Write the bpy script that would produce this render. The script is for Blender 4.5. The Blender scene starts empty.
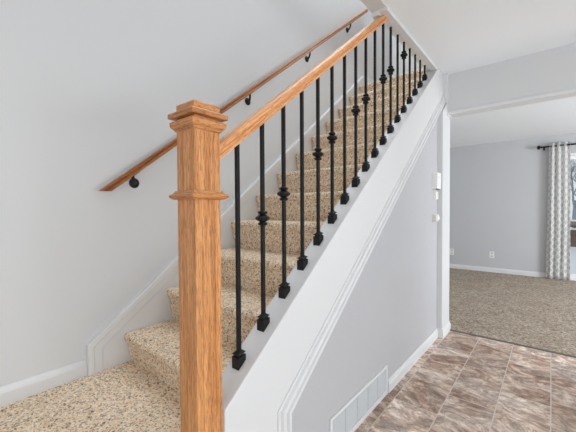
import bpy, bmesh, math, random
from mathutils import Vector, Matrix
random.seed(7)
S = bpy.context.scene
COL = S.collection

# ------------------------------------------------------------------ camera
cd = bpy.data.cameras.new('camera'); cam = bpy.data.objects.new('camera', cd); COL.objects.link(cam)
cd.sensor_fit = 'HORIZONTAL'; cd.sensor_width = 36.0; cd.lens = 36.0 * 317.09 / 576.0
cd.clip_start = 0.05; cd.clip_end = 200
R_ = Vector((0.76969, 0.63839, -0.00565)); U_ = Vector((-0.00939, 0.02016, 0.99975)); F_ = Vector((-0.63835, 0.76945, -0.02151))
m = Matrix((R_, U_, -F_)).transposed().to_4x4(); m.translation = Vector((0, 0, 1.1813))
cam.matrix_world = m
S.camera = cam

# ------------------------------------------------------------------ world and light
w = bpy.data.worlds.new('overcast'); S.world = w; w.use_nodes = True
bg = w.node_tree.nodes['Background']; bg.inputs[0].default_value = (0.93, 0.965, 1.0, 1); bg.inputs[1].default_value = 0.8

def area(name, loc, target, sx, sy, power, color=(1, 1, 1)):
    l = bpy.data.lights.new(name, 'AREA'); l.shape = 'RECTANGLE'; l.size = sx; l.size_y = sy; l.energy = power; l.color = color
    o = bpy.data.objects.new(name, l); COL.objects.link(o); o.location = loc
    o.rotation_euler = (Vector(target) - Vector(loc)).to_track_quat('-Z', 'Y').to_euler()
    return o
area('entry_up_fill', (3.4, 0.4, 0.25), (0.0, 1.6, 2.44), 2.4, 1.0, 98, (0.915, 1.0, 1.06))  # unseen low light added to brighten the hall ceiling
area('back_fill', (0.6, -3.1, 1.3), (-1.2, 1.0, 1.6), 2.0, 1.6, 14, (0.91, 1.0, 1.06))  # added fill behind the camera; the back wall has no window
area('hall_fill', (2.8, -1.4, 1.4), (-1.8, 0.5, 1.5), 1.4, 1.6, 30, (0.91, 1.0, 1.06))  # unseen fill from the right, added to lift the left wall
area('room_fill', (3.9, 4.1, 1.2), (-0.4, 6.6, 1.3), 1.2, 1.6, 138, (0.95, 1.0, 1.06))  # added light without a fixture, brightens curtain and far wall
area('room_up_fill', (2.6, 5.4, 0.3), (0.6, 5.0, 2.37), 1.6, 1.2, 12, (0.94, 1.0, 1.06))  # unseen upward light added for the far room ceiling
area('stairwell_fill', (-1.35, 2.5, 5.06), (-1.35, 2.5, 0), 0.8, 2.6, 50, (0.94, 1.0, 1.05))  # added overhead fill, lifts the upper left wall and the treads

vs = S.view_settings
S.display_settings.display_device = 'sRGB'
vs.view_transform = 'Standard'; vs.look = 'None'; vs.gamma = 1.0; vs.use_curve_mapping = False
vs.exposure = 0.0
S.cycles.max_bounces = 12; S.cycles.diffuse_bounces = 8

# ------------------------------------------------------------------ materials
def mat(name):
    mm = bpy.data.materials.new(name); mm.use_nodes = True
    nt = mm.node_tree; b = nt.nodes['Principled BSDF']
    return mm, nt, b
def N(nt, typ, **kw):
    n = nt.nodes.new(typ)
    for k, v in kw.items(): setattr(n, k, v)
    return n
def ramp(nt, stops, fac):
    r = N(nt, 'ShaderNodeValToRGB'); e = r.color_ramp.elements
    while len(e) < len(stops): e.new(0.5)
    for el, (p, c) in zip(e, stops): el.position = p; el.color = (*c, 1)
    nt.links.new(fac, r.inputs[0]); return r.outputs[0]
def noise(nt, vec, scale, detail=2, rough=0.5, dist=0.0):
    n = N(nt, 'ShaderNodeTexNoise'); n.inputs['Scale'].default_value = scale; n.inputs['Detail'].default_value = detail
    n.inputs['Roughness'].default_value = rough; n.inputs['Distortion'].default_value = dist
    nt.links.new(vec, n.inputs['Vector']); return n.outputs[0]
def bump(nt, b, h, strength, dist=0.002):
    bp = N(nt, 'ShaderNodeBump'); bp.inputs['Strength'].default_value = strength; bp.inputs['Distance'].default_value = dist
    nt.links.new(h, bp.inputs['Height']); nt.links.new(bp.outputs[0], b.inputs['Normal'])
def objco(nt): return N(nt, 'ShaderNodeTexCoord').outputs['Object']
def mapping(nt, vec, loc=(0, 0, 0), rot=(0, 0, 0), scale=(1, 1, 1)):
    mp = N(nt, 'ShaderNodeMapping'); mp.inputs['Location'].default_value = loc; mp.inputs['Rotation'].default_value = rot; mp.inputs['Scale'].default_value = scale
    nt.links.new(vec, mp.inputs['Vector']); return mp.outputs[0]
def mix(nt, f, a, b, mode='MIX'):
    x = N(nt, 'ShaderNodeMix', data_type='RGBA', blend_type=mode)
    for sock, v in ((x.inputs[0], f), (x.inputs[6], a), (x.inputs[7], b)):
        if hasattr(v, 'is_output'): nt.links.new(v, sock)
        elif isinstance(v, (int, float)): sock.default_value = v
        else: sock.default_value = (*v, 1)
    return x.outputs[2]
def srgb(r, g, b):
    f = lambda c: (c / 255) / 12.92 if c / 255 <= 0.04045 else ((c / 255 + 0.055) / 1.055) ** 2.4
    return (f(r), f(g), f(b))

def paint(name, col, rough=0.6, bs=0.12, scale=140, dist=0.0015):
    mm, nt, b = mat(name); co = objco(nt)
    n = noise(nt, co, scale, 3, 0.55)
    nt.links.new(mix(nt, noise(nt, co, 1.3, 2), [c * 0.985 for c in col], [min(1, c * 1.015) for c in col]), b.inputs['Base Color'])
    b.inputs['Roughness'].default_value = rough
    if bs: bump(nt, b, n, bs, dist)
    return mm
def plain(name, col, rough=0.5, metal=0.0):
    mm, nt, b = mat(name); co = objco(nt)
    nt.links.new(mix(nt, noise(nt, co, 60, 2), [c * 0.94 for c in col], [min(1, c * 1.06) for c in col]), b.inputs['Base Color'])
    b.inputs['Roughness'].default_value = rough; b.inputs['Metallic'].default_value = metal
    return mm
def wood(name, dark, mid, light, axis_rot=(0, 0, 0), rough=0.38, flat=False):
    """grain runs along local Z before axis_rot"""
    mm, nt, b = mat(name); co = mapping(nt, objco(nt), rot=axis_rot)
    c1 = mapping(nt, co, scale=(140, 140, 5)); c2 = mapping(nt, co, scale=(420, 420, 28)); c3 = mapping(nt, co, scale=(16, 16, 0.9))
    if flat: c1 = mapping(nt, co, scale=(7, 7, 150)); c2 = mapping(nt, co, scale=(60, 60, 420)); c3 = mapping(nt, co, scale=(3, 3, 30))
    n1 = noise(nt, c1, 1.0, 4, 0.65, 0.5); n2 = noise(nt, c2, 1.0, 3, 0.6); n3 = noise(nt, c3, 1.0, 2, 0.5, 0.4)
    base = ramp(nt, [(0.34, dark), (0.50, mid), (0.66, light)], n1)
    base = mix(nt, 0.30, base, ramp(nt, [(0.35, dark), (0.6, light)], n3))
    pores = ramp(nt, [(0.38, (0.45, 0.38, 0.32)), (0.50, (1, 1, 1))], n2)
    nt.links.new(mix(nt, 0.75, base, pores, 'MULTIPLY'), b.inputs['Base Color'])
    b.inputs['Roughness'].default_value = rough
    bump(nt, b, n2, 0.10, 0.001)
    return mm
def carpet(name, dark, mid, light, cell=0.009, bs=0.8):
    """flecked twist pile: every tuft its own shade"""
    mm, nt, b = mat(name); co = objco(nt)
    warp = N(nt, 'ShaderNodeTexNoise'); warp.inputs['Scale'].default_value = 0.5 / cell; nt.links.new(co, warp.inputs['Vector'])
    ad = N(nt, 'ShaderNodeVectorMath', operation='MULTIPLY_ADD'); ad.inputs[1].default_value = (cell, cell, cell); nt.links.new(warp.outputs['Color'], ad.inputs[0]); nt.links.new(co, ad.inputs[2])
    def cells(sc):
        v = N(nt, 'ShaderNodeTexVoronoi'); v.inputs['Scale'].default_value = sc; nt.links.new(ad.outputs[0], v.inputs['Vector'])
        sp = N(nt, 'ShaderNodeSeparateColor'); nt.links.new(v.outputs['Color'], sp.inputs[0]); return sp.outputs[0], v.outputs['Distance']
    f1, d1 = cells(1 / cell); f2, d2 = cells(0.62 / cell)
    c1 = ramp(nt, [(0.09, dark), (0.24, mid), (0.50, mid), (0.78, light)], f1)
    c2 = ramp(nt, [(0.06, dark), (0.22, mid), (0.60, mid), (0.85, light)], f2)
    c = mix(nt, 0.42, c1, c2)
    c = mix(nt, 0.8, c, ramp(nt, [(0.3, (0.86, 0.84, 0.82)), (0.7, (1, 1, 1))], noise(nt, co, 4, 2)), 'MULTIPLY')
    nt.links.new(c, b.inputs['Base Color']); b.inputs['Roughness'].default_value = 0.95
    b.inputs['Specular IOR Level'].default_value = 0.1
    bump(nt, b, f1, bs, 0.004)
    return mm

M = {}
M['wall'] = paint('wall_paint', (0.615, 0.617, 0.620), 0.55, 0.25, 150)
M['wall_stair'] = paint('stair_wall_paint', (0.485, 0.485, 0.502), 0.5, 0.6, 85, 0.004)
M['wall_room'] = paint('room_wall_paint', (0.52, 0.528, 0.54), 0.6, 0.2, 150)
M['ceil'] = paint('ceiling_paint', (0.87, 0.90, 0.92), 0.8, 0.2, 110)
M['white'] = paint('white_trim_paint', (0.685, 0.687, 0.69), 0.35, 0.04, 60)
M['oak'] = wood('oak_upright', srgb(164, 98, 50), srgb(208, 142, 84), srgb(228, 168, 110))
M['oak_cap'] = wood('oak_level', srgb(152, 92, 46), srgb(200, 136, 80), srgb(222, 162, 104), flat=True)
M['oak_rail'] = wood('oak_rail', srgb(196, 128, 76), srgb(232, 168, 112), srgb(248, 196, 144), (math.radians(52.2), 0, 0))
M['oak_dark'] = wood('oak_brown_rail', srgb(98, 50, 14), srgb(156, 90, 34), srgb(190, 124, 58), (math.radians(52.2), 0, 0), 0.3)
M['iron'] = plain('black_iron', (0.006, 0.006, 0.0065), 0.45, 0.0); M['iron'].node_tree.nodes['Principled BSDF'].inputs['Specular IOR Level'].default_value = 0.3
M['carpet'] = carpet('stair_carpet', srgb(84, 54, 32), srgb(236, 208, 176), srgb(255, 244, 226), 0.0055)
M['carpet_room'] = carpet('room_carpet', srgb(104, 90, 76), srgb(168, 153, 137), srgb(208, 194, 178), 0.011)
M['plastic'] = plain('white_plastic', (0.80, 0.80, 0.79), 0.35)
M['beige'] = plain('cream_plastic', (0.68, 0.65, 0.60), 0.4)
M['slot'] = plain('dark_slot', (0.03, 0.03, 0.03), 0.6)
M['grille'] = plain('grille_enamel', (0.50, 0.515, 0.525), 0.5)
M['grille_dark'] = plain('grille_shadow_gap', (0.36, 0.38, 0.40), 0.6)
M['snow'] = paint('snow', (0.88, 0.91, 0.95), 0.8, 0.5, 3, 0.05)
M['fence'] = wood('fence_wood', srgb(78, 62, 50), srgb(110, 90, 74), srgb(134, 112, 94), (0, math.radians(90), 0), 0.8)
M['bark'] = plain('bark', srgb(126, 134, 148), 0.9)
M['vinyl'] = plain('white_vinyl', (0.82, 0.83, 0.84), 0.4)

def tile_mat():
    mm, nt, b = mat('stone_tile'); co = objco(nt)
    sp = N(nt, 'ShaderNodeSeparateXYZ'); nt.links.new(co, sp.inputs[0])
    ax = N(nt, 'ShaderNodeMath', operation='ADD'); ax.inputs[1].default_value = 0.49 + 5.0; nt.links.new(sp.outputs[0], ax.inputs[0])
    ay = N(nt, 'ShaderNodeMath', operation='ADD'); ay.inputs[1].default_value = -0.42 + 10.0; nt.links.new(sp.outputs[1], ay.inputs[0])
    cb = N(nt, 'ShaderNodeCombineXYZ'); nt.links.new(ay.outputs[0], cb.inputs[0]); nt.links.new(ax.outputs[0], cb.inputs[1])
    br = N(nt, 'ShaderNodeTexBrick'); br.offset = 0.5; br.offset_frequency = 2; br.squash = 1.0
    for k, v in (('Scale', 1.0), ('Brick Width', 0.5), ('Row Height', 0.25), ('Mortar Size', 0.0028), ('Mortar Smooth', 0.2), ('Bias', 0.0)):
        br.inputs[k].default_value = v
    br.inputs['Color1'].default_value = (0, 0, 0, 1); br.inputs['Color2'].default_value = (1, 1, 1, 1); br.inputs['Mortar'].default_value = (0.5, 0.5, 0.5, 1)
    nt.links.new(cb.outputs[0], br.inputs['Vector'])
    # shift the marbling per tile so that veins break at the joints
    sh = N(nt, 'ShaderNodeVectorMath', operation='MULTIPLY_ADD'); sh.inputs[1].default_value = (7.3, 3.1, 5.7)
    nt.links.new(br.outputs['Color'], sh.inputs[0]); nt.links.new(co, sh.inputs[2])
    v = mapping(nt, sh.outputs[0], rot=(0, 0, math.radians(35)), scale=(0.8, 1.15, 1.0))
    n1 = noise(nt, v, 7.0, 8, 0.68, 1.4); n2 = noise(nt, v, 12, 4, 0.6, 1.8); n3 = noise(nt, v, 3.2, 3, 0.5, 0.8); n4 = noise(nt, v, 5.0, 5, 0.6, 2.4)
    c = ramp(nt, [(0.38, srgb(98, 78, 68)), (0.46, srgb(150, 128, 114)), (0.53, srgb(192, 174, 160)), (0.62, srgb(232, 222, 212))], n1)
    c = mix(nt, 0.40, c, ramp(nt, [(0.36, srgb(150, 110, 90)), (0.5, srgb(178, 160, 146)), (0.66, srgb(208, 202, 196))], n3))
    veins = ramp(nt, [(0.455, (1, 1, 1)), (0.485, (0.62, 0.55, 0.51)), (0.50, (0.42, 0.36, 0.33)), (0.515, (0.70, 0.64, 0.60)), (0.56, (1.08, 1.07, 1.05))], n4)
    c = mix(nt, 0.62, c, veins, 'MULTIPLY')
    veins2 = ramp(nt, [(0.47, (1, 1, 1)), (0.50, (0.58, 0.52, 0.48)), (0.53, (1, 1, 1))], n2)
    c = mix(nt, 0.5, c, veins2, 'MULTIPLY')
    tint = ramp(nt, [(0.0, (1.04, 0.95, 0.89)), (0.5, (1.46, 1.44, 1.42)), (1.0, (1.88, 1.88, 1.88))], br.outputs['Color'])
    c = mix(nt, 1.0, c, tint, 'MULTIPLY')
    c = mix(nt, br.outputs['Fac'], c, srgb(218, 206, 194))
    nt.links.new(c, b.inputs['Base Color'])
    b.inputs['Roughness'].default_value = 0.42
    bump(nt, b, n2, 0.08, 0.002)
    return mm
M['tile'] = tile_mat()

def curtain_mat():
    mm, nt, b = mat('lattice_curtain')
    uv = N(nt, 'ShaderNodeUVMap').outputs[0]
    sp = N(nt, 'ShaderNodeSeparateXYZ'); nt.links.new(uv, sp.inputs[0])
    def ma(op, a, b_):
        n = N(nt, 'ShaderNodeMath', operation=op)
        for i, v in enumerate((a, b_)):
            if v is None: continue
            if hasattr(v, 'is_output'): nt.links.new(v, n.inputs[i])
            else: n.inputs[i].default_value = v
        return n.outputs[0]
    lines = []
    for op in ('ADD', 'SUBTRACT'):
        s = ma(op, ma('MULTIPLY', sp.outputs[0], 11.0), ma('MULTIPLY', sp.outputs[1], 9.0))
        lines.append(ma('LESS_THAN', ma('ABSOLUTE', ma('SUBTRACT', ma('FRACT', s, None), 0.5), None), 0.13))
    f = ma('MAXIMUM', lines[0], lines[1])
    c = mix(nt, f, (0.72, 0.715, 0.70), (0.93, 0.93, 0.92))
    nt.links.new(c, b.inputs['Base Color']); b.inputs['Roughness'].default_value = 0.9
    tr = N(nt, 'ShaderNodeBsdfTranslucent'); nt.links.new(c, tr.inputs[0])
    ms = N(nt, 'ShaderNodeMixShader'); ms.inputs[0].default_value = 0.5
    nt.links.new(b.outputs[0], ms.inputs[1]); nt.links.new(tr.outputs[0], ms.inputs[2])
    nt.links.new(ms.outputs[0], nt.nodes['Material Output'].inputs[0])
    return mm
M['curtain'] = curtain_mat()
def glass_mat():
    mm, nt, b = mat('window_glass')
    t = N(nt, 'ShaderNodeBsdfTransparent'); t.inputs[0].default_value = (0.95, 0.97, 0.97, 1)
    g = N(nt, 'ShaderNodeBsdfGlossy'); g.inputs['Roughness'].default_value = 0.02
    fr = N(nt, 'ShaderNodeFresnel'); fr.inputs[0].default_value = 1.45
    ms = N(nt, 'ShaderNodeMixShader'); nt.links.new(fr.outputs[0], ms.inputs[0]); nt.links.new(t.outputs[0], ms.inputs[1]); nt.links.new(g.outputs[0], ms.inputs[2])
    nt.links.new(ms.outputs[0], nt.nodes['Material Output'].inputs[0])
    return mm
M['glass'] = glass_mat()

# ------------------------------------------------------------------ helpers
def box(bm, x0, x1, y0, y1, z0, z1):
    v = [bm.verts.new((x, y, z)) for x in (x0, x1) for y in (y0, y1) for z in (z0, z1)]
    for f in ((0, 1, 3, 2), (4, 6, 7, 5), (0, 4, 5, 1), (2, 3, 7, 6), (0, 2, 6, 4), (1, 5, 7, 3)):
        bm.faces.new([v[i] for i in f])
def prism_x(bm, poly, x0, x1):
    """polygon of (y, z) points extruded across x"""
    a = [bm.verts.new((x0, y, z)) for y, z in poly]; b = [bm.verts.new((x1, y, z)) for y, z in poly]
    n = len(poly)
    bm.faces.new(a); bm.faces.new(b[::-1])
    for i in range(n): bm.faces.new((a[i], b[i], b[(i + 1) % n], a[(i + 1) % n]))
def loft(bm, rings, cap=True):
    vs_ = [[bm.verts.new(p) for p in r] for r in rings]
    n = len(rings[0])
    for a, b in zip(vs_, vs_[1:]):
        for i in range(n): bm.faces.new((a[i], a[(i + 1) % n], b[(i + 1) % n], b[i]))
    if cap: bm.faces.new(vs_[0]); bm.faces.new(vs_[-1][::-1])
def sq(cx, cy, z, h, hy=None):
    hy = h if hy is None else hy
    return [(cx - h, cy - hy, z), (cx + h, cy - hy, z), (cx + h, cy + hy, z), (cx - h, cy + hy, z)]
def circ(c, ax, r, n=16):
    ax = Vector(ax).normalized(); u = ax.orthogonal().normalized(); v = ax.cross(u)
    return [tuple(Vector(c) + u * (r * math.cos(2 * math.pi * i / n)) + v * (r * math.sin(2 * math.pi * i / n))) for i in range(n)]
def tube(bm, pts, radii, n=12):
    rings = []
    up = None
    for i, p in enumerate(pts):
        a = Vector(pts[max(0, i - 1)]); b = Vector(pts[min(len(pts) - 1, i + 1)]); t = (b - a).normalized()
        if up is None: up = t.orthogonal().normalized()
        u = (up - t * up.dot(t)).normalized(); up = u; v = t.cross(u)
        r = radii[i] if isinstance(radii, (list, tuple)) else radii
        rings.append([tuple(Vector(p) + u * (r * math.cos(2 * math.pi * k / n)) + v * (r * math.sin(2 * math.pi * k / n))) for k in range(n)])
    loft(bm, rings)
def world_loc(o):
    p = Vector((0, 0, 0))
    while o: p += o.location; o = o.parent
    return p
def obj(name, bm, m_, parent=None, origin=None, smooth=False, bevel=0.0, seg=2):
    bmesh.ops.recalc_face_normals(bm, faces=bm.faces)
    co = [v.co for v in bm.verts]
    if origin is None:
        lo = [min(c[i] for c in co) for i in range(3)]; hi = [max(c[i] for c in co) for i in range(3)]
        origin = ((lo[0] + hi[0]) / 2, (lo[1] + hi[1]) / 2, lo[2])
    origin = Vector(origin)
    for v in bm.verts: v.co -= origin
    me = bpy.data.meshes.new(name); bm.to_mesh(me); bm.free()
    me.materials.append(m_)
    if smooth:
        for p in me.polygons: p.use_smooth = True
    o = bpy.data.objects.new(name, me); COL.objects.link(o)
    o.parent = parent; o.location = origin - world_loc(parent)
    if bevel:
        md = o.modifiers.new('bevel', 'BEVEL'); md.width = bevel; md.segments = seg; md.limit_method = 'ANGLE'; md.angle_limit = math.radians(40)
    return o
def tag(o, label=None, cat=None, group=None, kind=None):
    for k, v in (('label', label), ('category', cat), ('group', group), ('kind', kind)):
        if v: o[k] = v
    return o
def thing(name, loc, label, cat, group=None):
    o = bpy.data.objects.new(name, None); COL.objects.link(o); o.location = loc; o.empty_display_size = 0.1
    return tag(o, label, cat, group)
def struct(name, bm, m_, bevel=0.0, label=None, cat=None):
    o = obj(name, bm, m_, origin=(0, 0, 0), bevel=bevel); o['kind'] = 'structure'
    if label: o['label'] = label
    if cat: o['category'] = cat
    return o
def sbox(name, m_, *b, **kw):
    bm = bmesh.new(); box(bm, *b); return struct(name, bm, m_, **kw)

# ------------------------------------------------------------------ setting
SL = 0.776                                     # slope of the flight
XL, XR = -1.807, -0.80                         # left wall face, face of the wall under the stair
XI, XO = -0.895, -0.788                        # inner and outer face of the stringer
ZC = 2.44; ZL = 0.348
YH = 3.29                                      # header over the opening to the far room
YF = 6.85; ZC2 = 2.37

sbox('floor', M['tile'], -0.895, 4.2, -3.2, 3.345, -0.1, 0.0, label='mottled brown and beige stone-look tile floor of the hall', cat='floor')
sbox('floor_living_room', M['carpet_room'], -2.6, 4.4, 3.345, YF, -0.1, 0.006, label='grey-brown carpet floor of the far room', cat='floor')
sbox('floor_landing', M['carpet'], XL, XI, -3.2, 0.80, 0.0, ZL, label='speckled beige carpeted landing at the foot of the stairs', cat='floor')
sbox('floor_landing_edge', M['carpet'], XI, XR, -3.2, 0.634, 0.0, ZL, label='carpeted edge of the landing below the newel post', cat='floor')
sbox('wall_left', M['wall'], XL - 0.12, XL, -3.32, 4.6, 0.0, 5.1, label='light grey wall beside the stairs', cat='wall')
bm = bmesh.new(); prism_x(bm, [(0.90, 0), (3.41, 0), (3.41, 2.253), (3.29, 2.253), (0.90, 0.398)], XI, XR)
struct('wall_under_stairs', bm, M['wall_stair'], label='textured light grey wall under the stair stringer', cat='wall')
bm = bmesh.new(); prism_x(bm, [(3.10, 0), (3.37, 0), (3.37, 2.05), (3.25, 2.05), (3.25, 2.165), (3.10, 2.049)], XR, -0.757)
struct('wall_pilaster', bm, M['wall'], label='narrow grey wall end beside the opening to the far room', cat='wall')
bm = bmesh.new(); box(bm, XR, 1.75, YH, 3.41, 2.08, ZC); box(bm, 1.75, 4.4, YH, 3.41, 0, ZC)
struct('wall_header', bm, M['wall'], label='grey header wall above the opening to the far room', cat='wall')
sbox('wall_room_front', M['wall_room'], -2.6, XI, YH, 3.41, 0, 2.24)
bm = bmesh.new(); box(bm, -2.6, 0.12, YF, YF + 0.15, 0, 2.5); box(bm, 2.05, 4.4, YF, YF + 0.15, 0, 2.5); box(bm, 0.12, 2.05, YF, YF + 0.15, 2.06, 2.5)
struct('wall_far', bm, M['wall_room'], label='blue-grey far wall of the carpeted room', cat='wall')
sbox('wall_room_left', M['wall_room'], -2.72, -2.6, 3.41, YF, 0, 2.5)
bm = bmesh.new(); box(bm, 4.4, 4.52, 3.41, YF, 0, 2.5)
struct('wall_room_right', bm, M['wall_room'])
bm = bmesh.new(); box(bm, 4.2, 4.32, -3.2, -1.6, 0, ZC); box(bm, 4.2, 4.32, 2.0, YH, 0, ZC); box(bm, 4.2, 4.32, -1.6, 2.0, 2.15, ZC); struct('wall_right', bm, M['wall'])
sbox('wall_back', M['wall'], XL, 4.2, -3.32, -3.2, 0, ZC)
sbox('ceiling', M['ceil'], XI, 4.2, -3.2, YH, ZC, ZC + 0.2, label='white flat ceiling of the hall', cat='ceiling')
sbox('ceiling_landing', M['ceil'], XL, XI, -3.2, 0.2, ZC, ZC + 0.2)
sbox('ceiling_living_room', M['ceil'], -2.6, 4.4, 3.41, YF, ZC2, ZC2 + 0.07, label='white ceiling of the far room', cat='ceiling')
# the stairwell above the hall ceiling
bm = bmesh.new(); box(bm, XI, XI + 0.1, 0.2, 3.51, ZC + 0.2, 5.1); struct('wall_stairwell_right', bm, M['wall'])
sbox('wall_stairwell_front', M['wall'], XL, XI, 0.08, 0.2, ZC + 0.2, 5.1)
sbox('wall_stairwell_back', M['wall'], XL, 0.6, 4.48, 4.6, 2.66, 5.1, label='grey wall at the head of the stairs', cat='wall')
sbox('ceiling_stairwell', M['ceil'], XL, 0.6, 0.2, 4.6, 5.1, 5.2)
sbox('wall_upstairs_right', M['wall'], 0.6, 0.7, 3.5, 4.6, 2.66, 5.1)
sbox('wall_upstairs_front', M['wall'], XI + 0.1, 0.6, 3.41, 3.51, 2.66, 5.1)

# trims
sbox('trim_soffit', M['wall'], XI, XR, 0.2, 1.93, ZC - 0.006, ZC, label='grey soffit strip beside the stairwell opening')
bm = bmesh.new(); box(bm, -0.845, -0.793, 1.93, YH, 2.415, ZC); struct('trim_stairwell', bm, M['white'], 0.003, 'white trim strip along the ceiling edge over the balusters', 'trim')
bm = bmesh.new(); box(bm, XI, -0.845, 1.93, 1.965, 2.405, ZC); struct('trim_stairwell_end', bm, M['white'], 0.003)
bm = bmesh.new(); box(bm, -0.752, 1.75, YH - 0.012, YH, 2.064, 2.090); box(bm, -0.757, 1.75, YH, 3.414, 2.064, 2.08); struct('trim_opening', bm, M['white'], 0.002, 'white strip along the underside of the header', 'trim')

sbox('trim_corner', M['white'], XO, -0.752, 3.25, 3.41, 2.052, ZC, label='white corner block where the stringer meets the header')

def base_profile(h, t):                        # (out, up)
    return [(0, 0), (t, 0), (t, h * 0.66), (t * 0.72, h * 0.74), (t * 0.5, h * 0.9), (t * 0.35, h), (0, h)]
def base_y(bm, x, y0, y1, z, h, t):            # faces +x
    pr = base_profile(h, t)
    loft(bm, [[(x + o, y, z + u) for o, u in pr] for y in (y0, y1)])
def base_x(bm, y, x0, x1, z, h, t):            # faces -y
    pr = base_profile(h, t)
    loft(bm, [[(x, y - o, z + u) for o, u in pr] for x in (x0, x1)])
bm = bmesh.new(); base_y(bm, XL, -3.2, 0.5675, ZL, 0.08, 0.014); struct('baseboard_left', bm, M['white'], label='white baseboard along the landing wall', cat='baseboard')
bm = bmesh.new(); pr = base_profile(0.082, 0.014)
loft(bm, [[(XR + o, 1.955, u) for o, u in pr], [(XR + o, 3.10 - o, u) for o, u in pr], [(-0.757 + o, 3.10 - o, u) for o, u in pr], [(-0.757 + o, 3.37, u) for o, u in pr]])
base_y(bm, XR, 0.955, 1.25, 0, 0.082, 0.014)
struct('baseboard_under_stairs', bm, M['white'], label='white baseboard along the wall under the stairs', cat='baseboard')
bm = bmesh.new(); base_x(bm, YF, -2.6, 0.115, 0.006, 0.082, 0.014); struct('baseboard_far', bm, M['white'], label='white baseboard along the far wall', cat='baseboard')
bm = bmesh.new(); box(bm, XR, XR + 0.007, 1.25, 1.955, 0, 0.010); struct('trim_floor_strip', bm, M['white'])
bm = bmesh.new()
prf = [(-0.012, 0.0), (-0.010, 0.003), (0.0, 0.0075), (0.010, 0.008), (0.012, 0.0)]
loft(bm, [[(x, 3.345 + o, u) for o, u in prf] for x in (-0.743, 1.75)])
struct('trim_carpet_strip', bm, plain('metal_strip', (0.16, 0.14, 0.12), 0.6, 0.3), label='grey metal strip where tile meets carpet', cat='trim')

# sliding glass door in the far wall
dr = thing('door_1', (1.135, YF + 0.07, 0.0), 'white sliding glass patio door onto the snow', 'door'); dr['kind'] = 'structure'
bm = bmesh.new(); y0, y1 = YF + 0.02, YF + 0.13
box(bm, 0.12, 0.16, y0, y1, 0, 2.06); box(bm, 2.01, 2.05, y0, y1, 0, 2.06); box(bm, 0.16, 2.01, y0, y1, 2.02, 2.06); box(bm, 0.16, 2.01, y0, y1, 0, 0.045)
obj('door_frame', bm, M['vinyl'], dr, bevel=0.003)
for k, (a, b_) in enumerate(((0.162, 1.11), (1.06, 2.008))):
    bm = bmesh.new(); yy = YF + 0.045 + 0.04 * k
    box(bm, a, a + 0.05, yy, yy + 0.035, 0.047, 2.018); box(bm, b_ - 0.05, b_, yy, yy + 0.035, 0.047, 2.018)
    box(bm, a + 0.05, b_ - 0.05, yy, yy + 0.035, 0.047, 0.11); box(bm, a + 0.05, b_ - 0.05, yy, yy + 0.035, 1.96, 2.018)
    sash = obj('sash', bm, M['vinyl'], dr, bevel=0.003)
    bm = bmesh.new(); box(bm, a + 0.05, b_ - 0.05, yy + 0.014, yy + 0.02, 0.11, 1.96); obj('glass_pane', bm, M['glass'], sash)

# outdoors
sbox('ground_entry', M['snow'], 4.32, 16, -10, 3.0, -0.4, -0.12)
sbox('ground', M['snow'], -12, 30, YF + 0.15, 60, -0.4, -0.1, label='snow covered yard outside the patio door', cat='ground')

# ------------------------------------------------------------------ staircase
NY0, NZ0, TR, RI = 0.745, 0.514, 0.2512, 0.195
XT0, XT1 = -1.786, XI
def step_bm(k, back=None):
    y = NY0 + k * TR; z = NZ0 + k * RI
    zb = z - RI if k else ZL
    yb = (NY0 + (k + 1) * TR + 0.040) if back is None else back
    pf = [(y + 0.034, zb), (y + 0.012, z - 0.062), (y + 0.001, z - 0.04), (y - 0.004, z - 0.024), (y - 0.001, z - 0.010), (y + 0.008, z - 0.002), (y + 0.022, z + 0.001), (y + 0.06, z), (yb, z), (yb, zb)]
    bm = bmesh.new()
    rings = []
    r = 0.014
    for x, ins in ((XT0, r), (XT0 + r * 0.3, r * 0.3), (XT0 + r, 0), (XT1 - 0.004, 0), (XT1, 0.003)):
        rings.append([(x, min(py + ins, yb), max(zb, pz - ins) if pz > zb + 0.01 else pz) for py, pz in pf])
    loft(bm, rings)
    return bm
st = thing('staircase', (-1.33, 0.6, 0.0), 'straight carpeted staircase with white stringer rising from the landing to the ceiling', 'stairs')
for k in range(11):
    o = obj('step', step_bm(k), M['carpet'], st, smooth=False)
    if k % 2: o.data.polygons.foreach_set('use_smooth', [False] * len(o.data.polygons))
bm = step_bm(11, 4.48); o = struct('floor_upstairs', bm, M['carpet']); o['label'] = 'carpeted floor at the head of the stairs'; o['category'] = 'floor'
sbox('floor_upstairs_hall', M['carpet'], XI, 0.6, 3.51, 4.48, 2.46, 2.66)
bm = bmesh.new()
prism_x(bm, [(0.633, 0), (0.90, 0), (0.90, 0.398), (YH, 2.253), (YH, ZC - 0.001), ((ZC - 0.001 - 0.052) / SL, ZC - 0.001), (0.633, SL * 0.633 + 0.052)], XI, XO)
obj('stringer', bm, M['white'], st, bevel=0.004)
# moulding along the lower edge of the stringer, turning down to the floor
bm = bmesh.new()
def rule(o, h):
    yv = 0.880 + o; off = -0.265 - 1.266 * o
    return [(XO + h, yv, 0.0), (XO + h, yv, SL * yv + off), (XO + h, YH - 0.002, SL * (YH - 0.002) + off)]
prof = [(0.0, -0.002), (0.0, 0.006), (0.008, 0.008), (0.012, 0.002), (0.018, 0.002), (0.023, 0.013), (0.038, 0.016), (0.043, 0.005), (0.048, 0.005), (0.053, 0.017), (0.064, 0.019), (0.069, 0.015), (0.069, -0.012)]
cols = [rule(o, h) for o, h in prof]
loft(bm, [[c[i] for c in cols] for i in range(3)])
obj('stringer_moulding', bm, M['white'], st)
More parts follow.
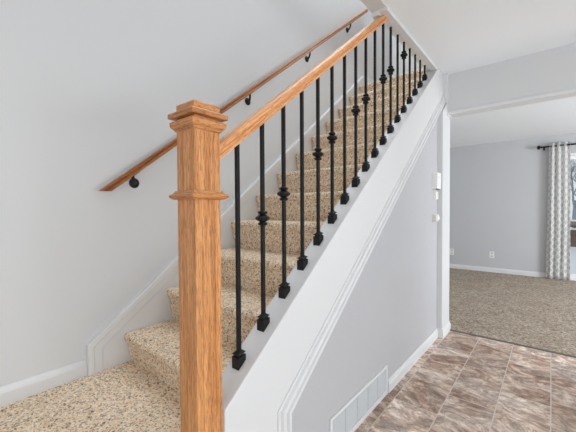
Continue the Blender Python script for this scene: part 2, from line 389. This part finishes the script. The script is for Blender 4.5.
# skirt board on the left wall with its raised moulding
SKM = 0.757
sk = lambda y: SKM * (y - 0.568) + 0.503
bm = bmesh.new()
prism_x(bm, [(0.5675, ZL), (0.80, ZL), (4.0, ZL + 2.2), (4.0, sk(3.7)), (3.62, sk(3.62)), (0.5675, sk(0.5675))], XL, -1.7865)
skirt = obj('skirt_board', bm, M['white'], st)
bm = bmesh.new()
def rule2(o, h):
    yv = 0.5675 + o; off = -1.255 * o
    return [(-1.7865 + h, yv, ZL + 0.001), (-1.7865 + h, yv, sk(yv) + off), (-1.7865 + h, 3.62, sk(3.62) + off)]
prof = [(0.0, -0.001), (0.0, 0.008), (0.004, 0.013), (0.026, 0.013), (0.032, 0.009), (0.066, 0.008), (0.070, 0.006), (0.072, -0.001)]
cols = [rule2(o, h) for o, h in prof]
loft(bm, [[c[i] for c in cols] for i in range(3)])
obj('skirt_moulding', bm, M['white'], skirt)

# ------------------------------------------------------------------ stair railing
XB = -0.8505
NXc, NYc, NH = -0.845, 0.585, 0.046
rl = thing('stair_railing', (NXc, NYc, ZL), 'oak stair railing with square newel post and black iron balusters', 'railing')
bm = bmesh.new()
def grooved(z, h):
    g, d = 0.0012, 0.0014
    q = h * 0.5
    pts = []
    for (ox, oy) in ((1, 0), (0, 1), (-1, 0), (0, -1)):
        tx, ty = -oy, ox
        for (t, n) in ((-h, h), (-q - g, h), (-q, h - d), (-q + g, h), (q - g, h), (q, h - d), (q + g, h)):
            pts.append((NXc + ox * n + tx * t, NYc + oy * n + ty * t, z))
    return pts
loft(bm, [grooved(ZL, NH), grooved(1.424, NH)])
newel = obj('newel_post', bm, M['oak'], rl)
bm = bmesh.new()
loft(bm, [sq(NXc, NYc, z, NH + o) for z, o in ((1.418, 0.000), (1.421, 0.004), (1.426, 0.006), (1.432, 0.013), (1.437, 0.015), (1.440, 0.0155), (1.4475, 0.016), (1.4495, 0.014))])
loft(bm, [sq(NXc, NYc, z, NH + o) for z, o in ((1.4495, -0.001), (1.4595, -0.001))])
loft(bm, [sq(NXc, NYc, z, NH + o) for z, o in ((1.4590, 0.0175), (1.4600, 0.019), (1.473, 0.019), (1.475, 0.017), (1.4775, 0.004))])
loft(bm, [sq(NXc, NYc, z, NH + o) for z, o in ((1.4775, 0.0005), (1.500, 0.0005), (1.5015, -0.001))])
obj('newel_cap', bm, M['oak_cap'], newel)
bm = bmesh.new()
loft(bm, [sq(NXc, NYc, z, NH + o) for z, o in ((1.212, 0.0005), (1.2125, 0.009), (1.217, 0.0165), (1.2225, 0.0195), (1.228, 0.0165), (1.230, 0.011), (1.2335, 0.008), (1.239, 0.0055), (1.2395, 0.0005))])
obj('newel_collar', bm, M['oak_cap'], newel)

# main handrail: profile of (x offset, vertical offset above the line z = SL*y + 0.83)
RB = 0.834
prof = [(-0.021, 0.0), (0.021, 0.0), (0.027, 0.004), (0.029, 0.012), (0.029, 0.020), (0.023, 0.026), (0.0205, 0.032), (0.024, 0.040), (0.0285, 0.048), (0.0285, 0.058), (0.025, 0.068), (0.016, 0.074), (0.0, 0.076),
        (-0.016, 0.074), (-0.025, 0.068), (-0.0285, 0.058), (-0.0285, 0.048), (-0.024, 0.040), (-0.0205, 0.032), (-0.023, 0.026), (-0.029, 0.020), (-0.029, 0.012), (-0.027, 0.004)]
prof = [(x, dz * 0.74) for x, dz in prof]
yn = NYc + NH
ring0 = [(XB + x, yn, SL * yn + RB + dz) for x, dz in prof]
ring1 = [(XB + x, (ZC - 0.0255 - RB - dz) / SL, ZC - 0.0255) for x, dz in prof]
bm = bmesh.new(); loft(bm, [ring0, ring1]); obj('handrail', bm, M['oak_rail'], rl, smooth=False)

def shoe_mesh():
    bm = bmesh.new()
    h = 0.0175
    bot = [(x, y, SL * y) for x, y in ((-h, -h), (h, -h), (h, h), (-h, h))]
    k = 0.031
    rings = [bot, [(x, y, k + 0.25 * SL * y) for x, y in ((-h, -h), (h, -h), (h, h), (-h, h))]]
    def r(z, hh): return [(x, y, z + 0.25 * SL * y) for x, y in ((-hh, -hh), (hh, -hh), (hh, hh), (-hh, hh))]
    rings += [r(k + 0.002, 0.0125), r(k + 0.006, 0.012), r(k + 0.008, 0.0165), r(k + 0.011, 0.0165), r(k + 0.015, 0.010), r(k + 0.018, 0.008)]
    loft(bm, rings)
    return bm
def knuckle_mesh():
    bm = bmesh.new()
    prof = [(-0.029, 0.0085), (-0.026, 0.0155), (-0.021, 0.0175), (-0.017, 0.0155), (-0.0145, 0.0105), (-0.011, 0.0155), (-0.005, 0.0245), (0.0, 0.0265), (0.005, 0.0245), (0.011, 0.0155), (0.0145, 0.0105), (0.017, 0.0155), (0.021, 0.0175), (0.026, 0.0155), (0.029, 0.0085)]
    n = 8
    rings = []
    for z, rr in prof:                          # octagonal, slightly squared turning
        rings.append([(rr * (1.06 if i % 2 == 0 else 1.0) * math.cos(2 * math.pi * i / n + math.pi / 4), rr * (1.06 if i % 2 == 0 else 1.0) * math.sin(2 * math.pi * i / n + math.pi / 4), z) for i in range(n)])
    loft(bm, rings)
    return bm
shoe_me = knuckle_me = None
CB = 0.052
for i in range(18):
    y = 0.7470 + 0.1258 * i
    z0 = SL * y + CB
    z1 = min(SL * y + RB + 0.008, ZC - 0.0252)
    bm = bmesh.new(); hb = 0.0064
    loft(bm, [sq(XB, y, z0 + 0.012, hb), sq(XB, y, z1, hb)])
    b_ = obj('baluster', bm, M['iron'], rl, origin=(XB, y, z0))
    if shoe_me is None:
        s = obj('shoe', shoe_mesh(), M['iron'], b_, origin=(0, 0, 0)); shoe_me = s.data
    else:
        s = bpy.data.objects.new('shoe', shoe_me); COL.objects.link(s); s.parent = b_
    s.location = (0, 0, 0.0006)
    if i % 3 != 0:
        zk = SL * y + 0.470
        if zk < ZC - 0.05:
            if knuckle_me is None:
                q = obj('knuckle', knuckle_mesh(), M['iron'], b_, origin=(0, 0, 0)); knuckle_me = q.data
            else:
                q = bpy.data.objects.new('knuckle', knuckle_me); COL.objects.link(q); q.parent = b_
            q.location = (0, 0, zk - z0)

# ------------------------------------------------------------------ wall handrail
th = math.atan(SL); cs, sn = math.cos(th), math.sin(th)
XW = -1.742
wr = thing('wall_handrail', (XL, 0.62, 1.2), 'brown oak handrail on black brackets along the light grey wall', 'handrail')
prof = [(-0.020, -0.021), (0.020, -0.021), (0.0235, -0.017), (0.0235, -0.010), (0.020, -0.004), (0.021, 0.002), (0.0235, 0.008), (0.022, 0.015), (0.015, 0.020), (0.0, 0.0215),
        (-0.015, 0.020), (-0.022, 0.015), (-0.0235, 0.008), (-0.021, 0.002), (-0.020, -0.004), (-0.0235, -0.010), (-0.0235, -0.017)]
prof = [(x, n * 0.80) for x, n in prof]
RC = 0.778                                     # axis: z = SL*y + RC
def wring(yc): return [(XW + x, yc - n * sn, SL * yc + RC + n * cs) for x, n in prof]
bm = bmesh.new(); loft(bm, [[(XW + x, (1.278 - RC - n / cs) / SL, 1.278) for x, n in prof], wring(3.60)])
obj('rail', bm, M['oak_dark'], wr)
for y in (0.823, 1.697, 2.468, 3.249):
    zr = SL * y + 0.694
    yc = y - 0.036
    under = SL * yc + RC - 0.0200 / cs
    P = [(XL + 0.010, y, zr), (XL + 0.026, y - 0.006, zr - 0.003), (XL + 0.044, y - 0.018, zr), (XL + 0.058, y - 0.029, zr + 0.010), (XW, y - 0.034, under - 0.010), (XW, yc, under)]
    bm = bmesh.new()
    tube(bm, P, [0.0095, 0.0085, 0.008, 0.0078, 0.008, 0.009], 12)
    br = obj('bracket', bm, M['iron'], wr, smooth=True)
    bm = bmesh.new()
    loft(bm, [circ((XL + dx, y, zr), (1, 0, 0), r_, 24) for dx, r_ in ((0.0, 0.028), (0.005, 0.028), (0.009, 0.024), (0.012, 0.014), (0.014, 0.010))])
    obj('rosette', bm, M['iron'], br)
    bm = bmesh.new()
    ring = lambda s: [(XW + x, yc + s * cs - n * sn, SL * yc + RC + s * sn + n * cs) for x, n in ((-0.013, -0.0200), (0.013, -0.0200), (0.013, -0.0168), (-0.013, -0.0168))]
    loft(bm, [ring(-0.028), ring(0.028)])
    obj('saddle_plate', bm, M['iron'], br)

# ------------------------------------------------------------------ return air grille
vg = thing('return_air_grille', (XR, 1.6, 0.012), 'long pale grey return air grille low on the wall under the stairs', 'vent')
y0, y1, z0, z1 = 1.262, 1.942, 0.012, 0.186
bm = bmesh.new(); t = 0.008
box(bm, XR, XR + t, y0, y1, z0, z0 + 0.018); box(bm, XR, XR + t, y0, y1, z1 - 0.016, z1)
box(bm, XR, XR + t, y0, y0 + 0.018, z0 + 0.018, z1 - 0.016); box(bm, XR, XR + t, y1 - 0.018, y1, z0 + 0.018, z1 - 0.016)
obj('grille_frame', bm, M['white'], vg, bevel=0.0015)
bm = bmesh.new(); box(bm, XR, XR + 0.001, y0 + 0.018, y1 - 0.018, z0 + 0.018, z1 - 0.016); obj('grille_back', bm, M['grille_dark'], vg)
n = 5; span = (y1 - y0 - 0.036) / n
for k in range(1, n):
    bm = bmesh.new(); yy = y0 + 0.018 + k * span; box(bm, XR + 0.001, XR + 0.004, yy - 0.003, yy + 0.003, z0 + 0.018, z1 - 0.016); obj('divider', bm, M['grille_dark'], vg)
for k in range(n):
    bm = bmesh.new()
    a, b_ = y0 + 0.018 + k * span + (0.003 if k else 0.0005), y0 + 0.018 + (k + 1) * span - (0.003 if k < n - 1 else 0.0005)
    for j in range(10):
        zz = z0 + 0.0195 + j * 0.0138
        loft(bm, [[(XR + 0.0012, yy, zz + 0.009), (XR + 0.0022, yy, zz + 0.0105), (XR + 0.0066, yy, zz + 0.0015), (XR + 0.0056, yy, zz)] for yy in (a, b_)])
    obj('louvres', bm, M['grille'], vg)

# ------------------------------------------------------------------ wall boxes beside the opening
def wallbox(name, label, cat, y0, y1, z0, z1, p, m_, extra):
    t = thing(name, (XR, (y0 + y1) / 2, z0), label, cat)
    bm = bmesh.new(); box(bm, XR, XR + p * 0.35, y0 - 0.003, y1 + 0.003, z0 - 0.003, z1 + 0.003); obj('back_plate', bm, m_, t, bevel=0.002)
    bm = bmesh.new(); box(bm, XR + p * 0.35, XR + p, y0, y1, z0, z1); obj('cover', bm, m_, t, bevel=0.005, seg=3)
    extra(t, (y0 + y1) / 2, (z0 + z1) / 2, XR + p)
    return t
def chime_extra(t, y, z, x):
    bm = bmesh.new(); loft(bm, [circ((x + d, y - 0.012, z + 0.03), (1, 0, 0), r_, 12) for d, r_ in ((-0.001, 0.006), (0.003, 0.005))]); obj('button', bm, M['beige'], t)
    bm = bmesh.new(); box(bm, x - 0.022, x - 0.004, y - 0.03, y + 0.03, z - 0.0765, z - 0.066); obj('bottom_slot', bm, M['slot'], t)
def switch_extra(t, y, z, x):
    bm = bmesh.new(); box(bm, x - 0.001, x + 0.004, y - 0.012, y + 0.012, z - 0.02, z + 0.02); obj('rocker', bm, M['plastic'], t, bevel=0.001)
def stat_extra(t, y, z, x):
    bm = bmesh.new(); loft(bm, [circ((x + d, y, z), (1, 0, 0), r_, 20) for d, r_ in ((-0.001, 0.024), (0.007, 0.022), (0.010, 0.016))]); obj('dial', bm, M['plastic'], t)
wallbox('door_chime', 'white wall box, topmost and largest of three beside the opening', 'wall box', 2.932, 3.045, 1.352, 1.492, 0.045, M['plastic'], chime_extra)
wallbox('light_switch', 'small white switch box directly below the largest wall box', 'switch', 2.985, 3.05, 1.262, 1.330, 0.022, M['plastic'], switch_extra)
wallbox('thermostat', 'small cream thermostat, lowest of three boxes beside the opening', 'thermostat', 2.945, 3.03, 1.066, 1.128, 0.034, M['beige'], stat_extra)

# ------------------------------------------------------------------ far room
def outlet(x0, label):
    t = thing('wall_outlet', (x0, YF, 0.25), label, 'outlet')
    bm = bmesh.new(); box(bm, x0 - 0.038, x0 + 0.038, YF - 0.006, YF, 0.265, 0.385); obj('cover_plate', bm, M['plastic'], t, bevel=0.003)
    for zz in (0.298, 0.352):
        bm = bmesh.new(); loft(bm, [[(x0 + 0.017 * math.cos(a), YF - d, zz + 0.019 * max(-0.8, min(0.8, math.sin(a)))) for a in [2 * math.pi * i / 20 for i in range(20)]] for d in (0.0055, 0.0085)])
        s = obj('socket', bm, M['beige'], t)
        bm = bmesh.new(); box(bm, x0 - 0.009, x0 - 0.005, YF - 0.0092, YF - 0.008, zz - 0.005, zz + 0.008); box(bm, x0 + 0.005, x0 + 0.009, YF - 0.0092, YF - 0.008, zz - 0.005, zz + 0.008)
        obj('slot', bm, M['slot'], s)
outlet(-0.828, 'white outlet on the far wall, the one nearer the curtain')
outlet(-1.495, 'white outlet on the far wall, at the edge of the opening')

YR = YF - 0.085
cr = thing('curtain_rod', (1.1, YR, 2.185), 'black curtain rod with round finial above the patio door', 'curtain rod')
bm = bmesh.new(); tube(bm, [(-0.13, YR, 2.185), (2.42, YR, 2.185)], 0.0125, 14); obj('rod', bm, M['iron'], cr, smooth=True)
for sx, xx in ((-1, -0.13), (1, 2.42)):
    bm = bmesh.new()
    loft(bm, [circ((xx + sx * d, YR, 2.185), (1, 0, 0), r_, 18) for d, r_ in ((-0.004, 0.015), (0.004, 0.018), (0.010, 0.018), (0.014, 0.013), (0.020, 0.026), (0.032, 0.036), (0.045, 0.036), (0.056, 0.026), (0.062, 0.010))])
    obj('finial', bm, M['iron'], cr, smooth=True)
for xx in (-0.10, 2.38):
    bm = bmesh.new(); box(bm, xx - 0.007, xx + 0.007, YR - 0.004, YF - 0.004, 2.162, 2.173); box(bm, xx - 0.012, xx + 0.012, YF - 0.005, YF, 2.14, 2.205); obj('rod_bracket', bm, M['iron'], cr)

ct = thing('curtain', (0.10, YR, 0.02), 'white and grey lattice patterned curtain panel hanging from the black rod', 'curtain')
bm = bmesh.new(); uvl = bm.loops.layers.uv.new('UVMap')
nu, nv = 110, 26
ztop, zbot = 2.235, 0.012
def cpt(u, v):                                  # u across 0..1, v down 0..1
    wd = 0.265 + 0.035 * v; x = -0.035 + wd * u - 0.02 * v
    amp = 0.022 * (0.9 + 0.15 * math.sin(6 * u + 2 * v))
    y = YR + amp * math.sin(2 * math.pi * 3.5 * (u + 0.012 * math.sin(5 * v + 3 * u)) + 0.6)
    x += 0.010 * math.sin(2 * math.pi * 9 * u) * (0.3 + 0.7 * v)
    return Vector((x, y, ztop + (zbot - ztop) * v))
grid = [[bm.verts.new(cpt(i / nu, j / nv)) for i in range(nu + 1)] for j in range(nv + 1)]
for j in range(nv):
    for i in range(nu):
        f = bm.faces.new((grid[j][i], grid[j][i + 1], grid[j + 1][i + 1], grid[j + 1][i])); f.smooth = True
        for lp, (a, c) in zip(f.loops, ((i, j), (i + 1, j), (i + 1, j + 1), (i, j + 1))): lp[uvl].uv = (a / nu * 1.1, c / nv * 2.2)
o = obj('fabric', bm, M['curtain'], ct, smooth=True)
md = o.modifiers.new('thickness', 'SOLIDIFY'); md.thickness = 0.002
for i in range(8):
    u = (i + 0.38) / 9 * 1.0
    p = cpt(u, 0.022)
    bm = bmesh.new(); n_ = 18
    rings = []
    for a in range(n_):
        A = 2 * math.pi * a / n_
        c = Vector((0, math.cos(A), math.sin(A)))
        rings.append([tuple(Vector((p.x, YR, 2.185)) + c * (0.021 + 0.004 * math.cos(B)) + Vector((0.003 * math.sin(B), 0, 0))) for B in [2 * math.pi * k / 8 for k in range(8)]])
    rings.append(rings[0]); loft(bm, rings, cap=False)
    bmesh.ops.remove_doubles(bm, verts=bm.verts, dist=1e-6)
    obj('grommet', bm, M['grille'], ct, smooth=True)

# ------------------------------------------------------------------ yard seen through the glass
fn = thing('wood_fence', (3.0, 13.0, -0.1), 'low brown board fence topped with snow across the yard', 'fence')
for k in range(9):
    bm = bmesh.new(); xx = -3 + k * 1.6; box(bm, xx - 0.05, xx + 0.05, 13.03, 13.13, -0.1, 0.84); obj('fence_post', bm, M['fence'], fn)
for zz, hh in ((-0.02, 0.52), (0.58, 0.18)):
    bm = bmesh.new(); box(bm, -3.05, 9.85, 13.0, 13.03, zz, zz + hh); obj('fence_board', bm, M['fence'], fn)
for zz in (0.50, 0.76):
    bm = bmesh.new(); box(bm, -3.05, 9.85, 12.98, 13.06, zz, zz + 0.05); obj('snow_cap', bm, M['snow'], fn, bevel=0.015)
bm = bmesh.new()
def branch(p, d, L, r, depth):
    q = p + d * L
    mid = p + d * (L * 0.5) + Vector((random.uniform(-1, 1), random.uniform(-1, 1), 0)) * L * 0.05
    tube(bm, [p, mid, q], [r, r * 0.85, r * 0.7], 6)
    if depth == 0: return
    for k in range(3):
        nd = (d + Vector((random.uniform(-0.8, 0.8), random.uniform(-0.8, 0.8), random.uniform(-0.1, 0.5)))).normalized()
        branch(p + d * (L * random.uniform(0.55, 1.0)), nd, L * random.uniform(0.6, 0.8), r * 0.55, depth - 1)
branch(Vector((0.95, 22.0, -0.15)), Vector((0.0, 0, 1)), 1.7, 0.10, 6)
tag(obj('bare_tree', bm, M['bark']), 'bare snowy tree beyond the fence seen through the patio door', 'tree')
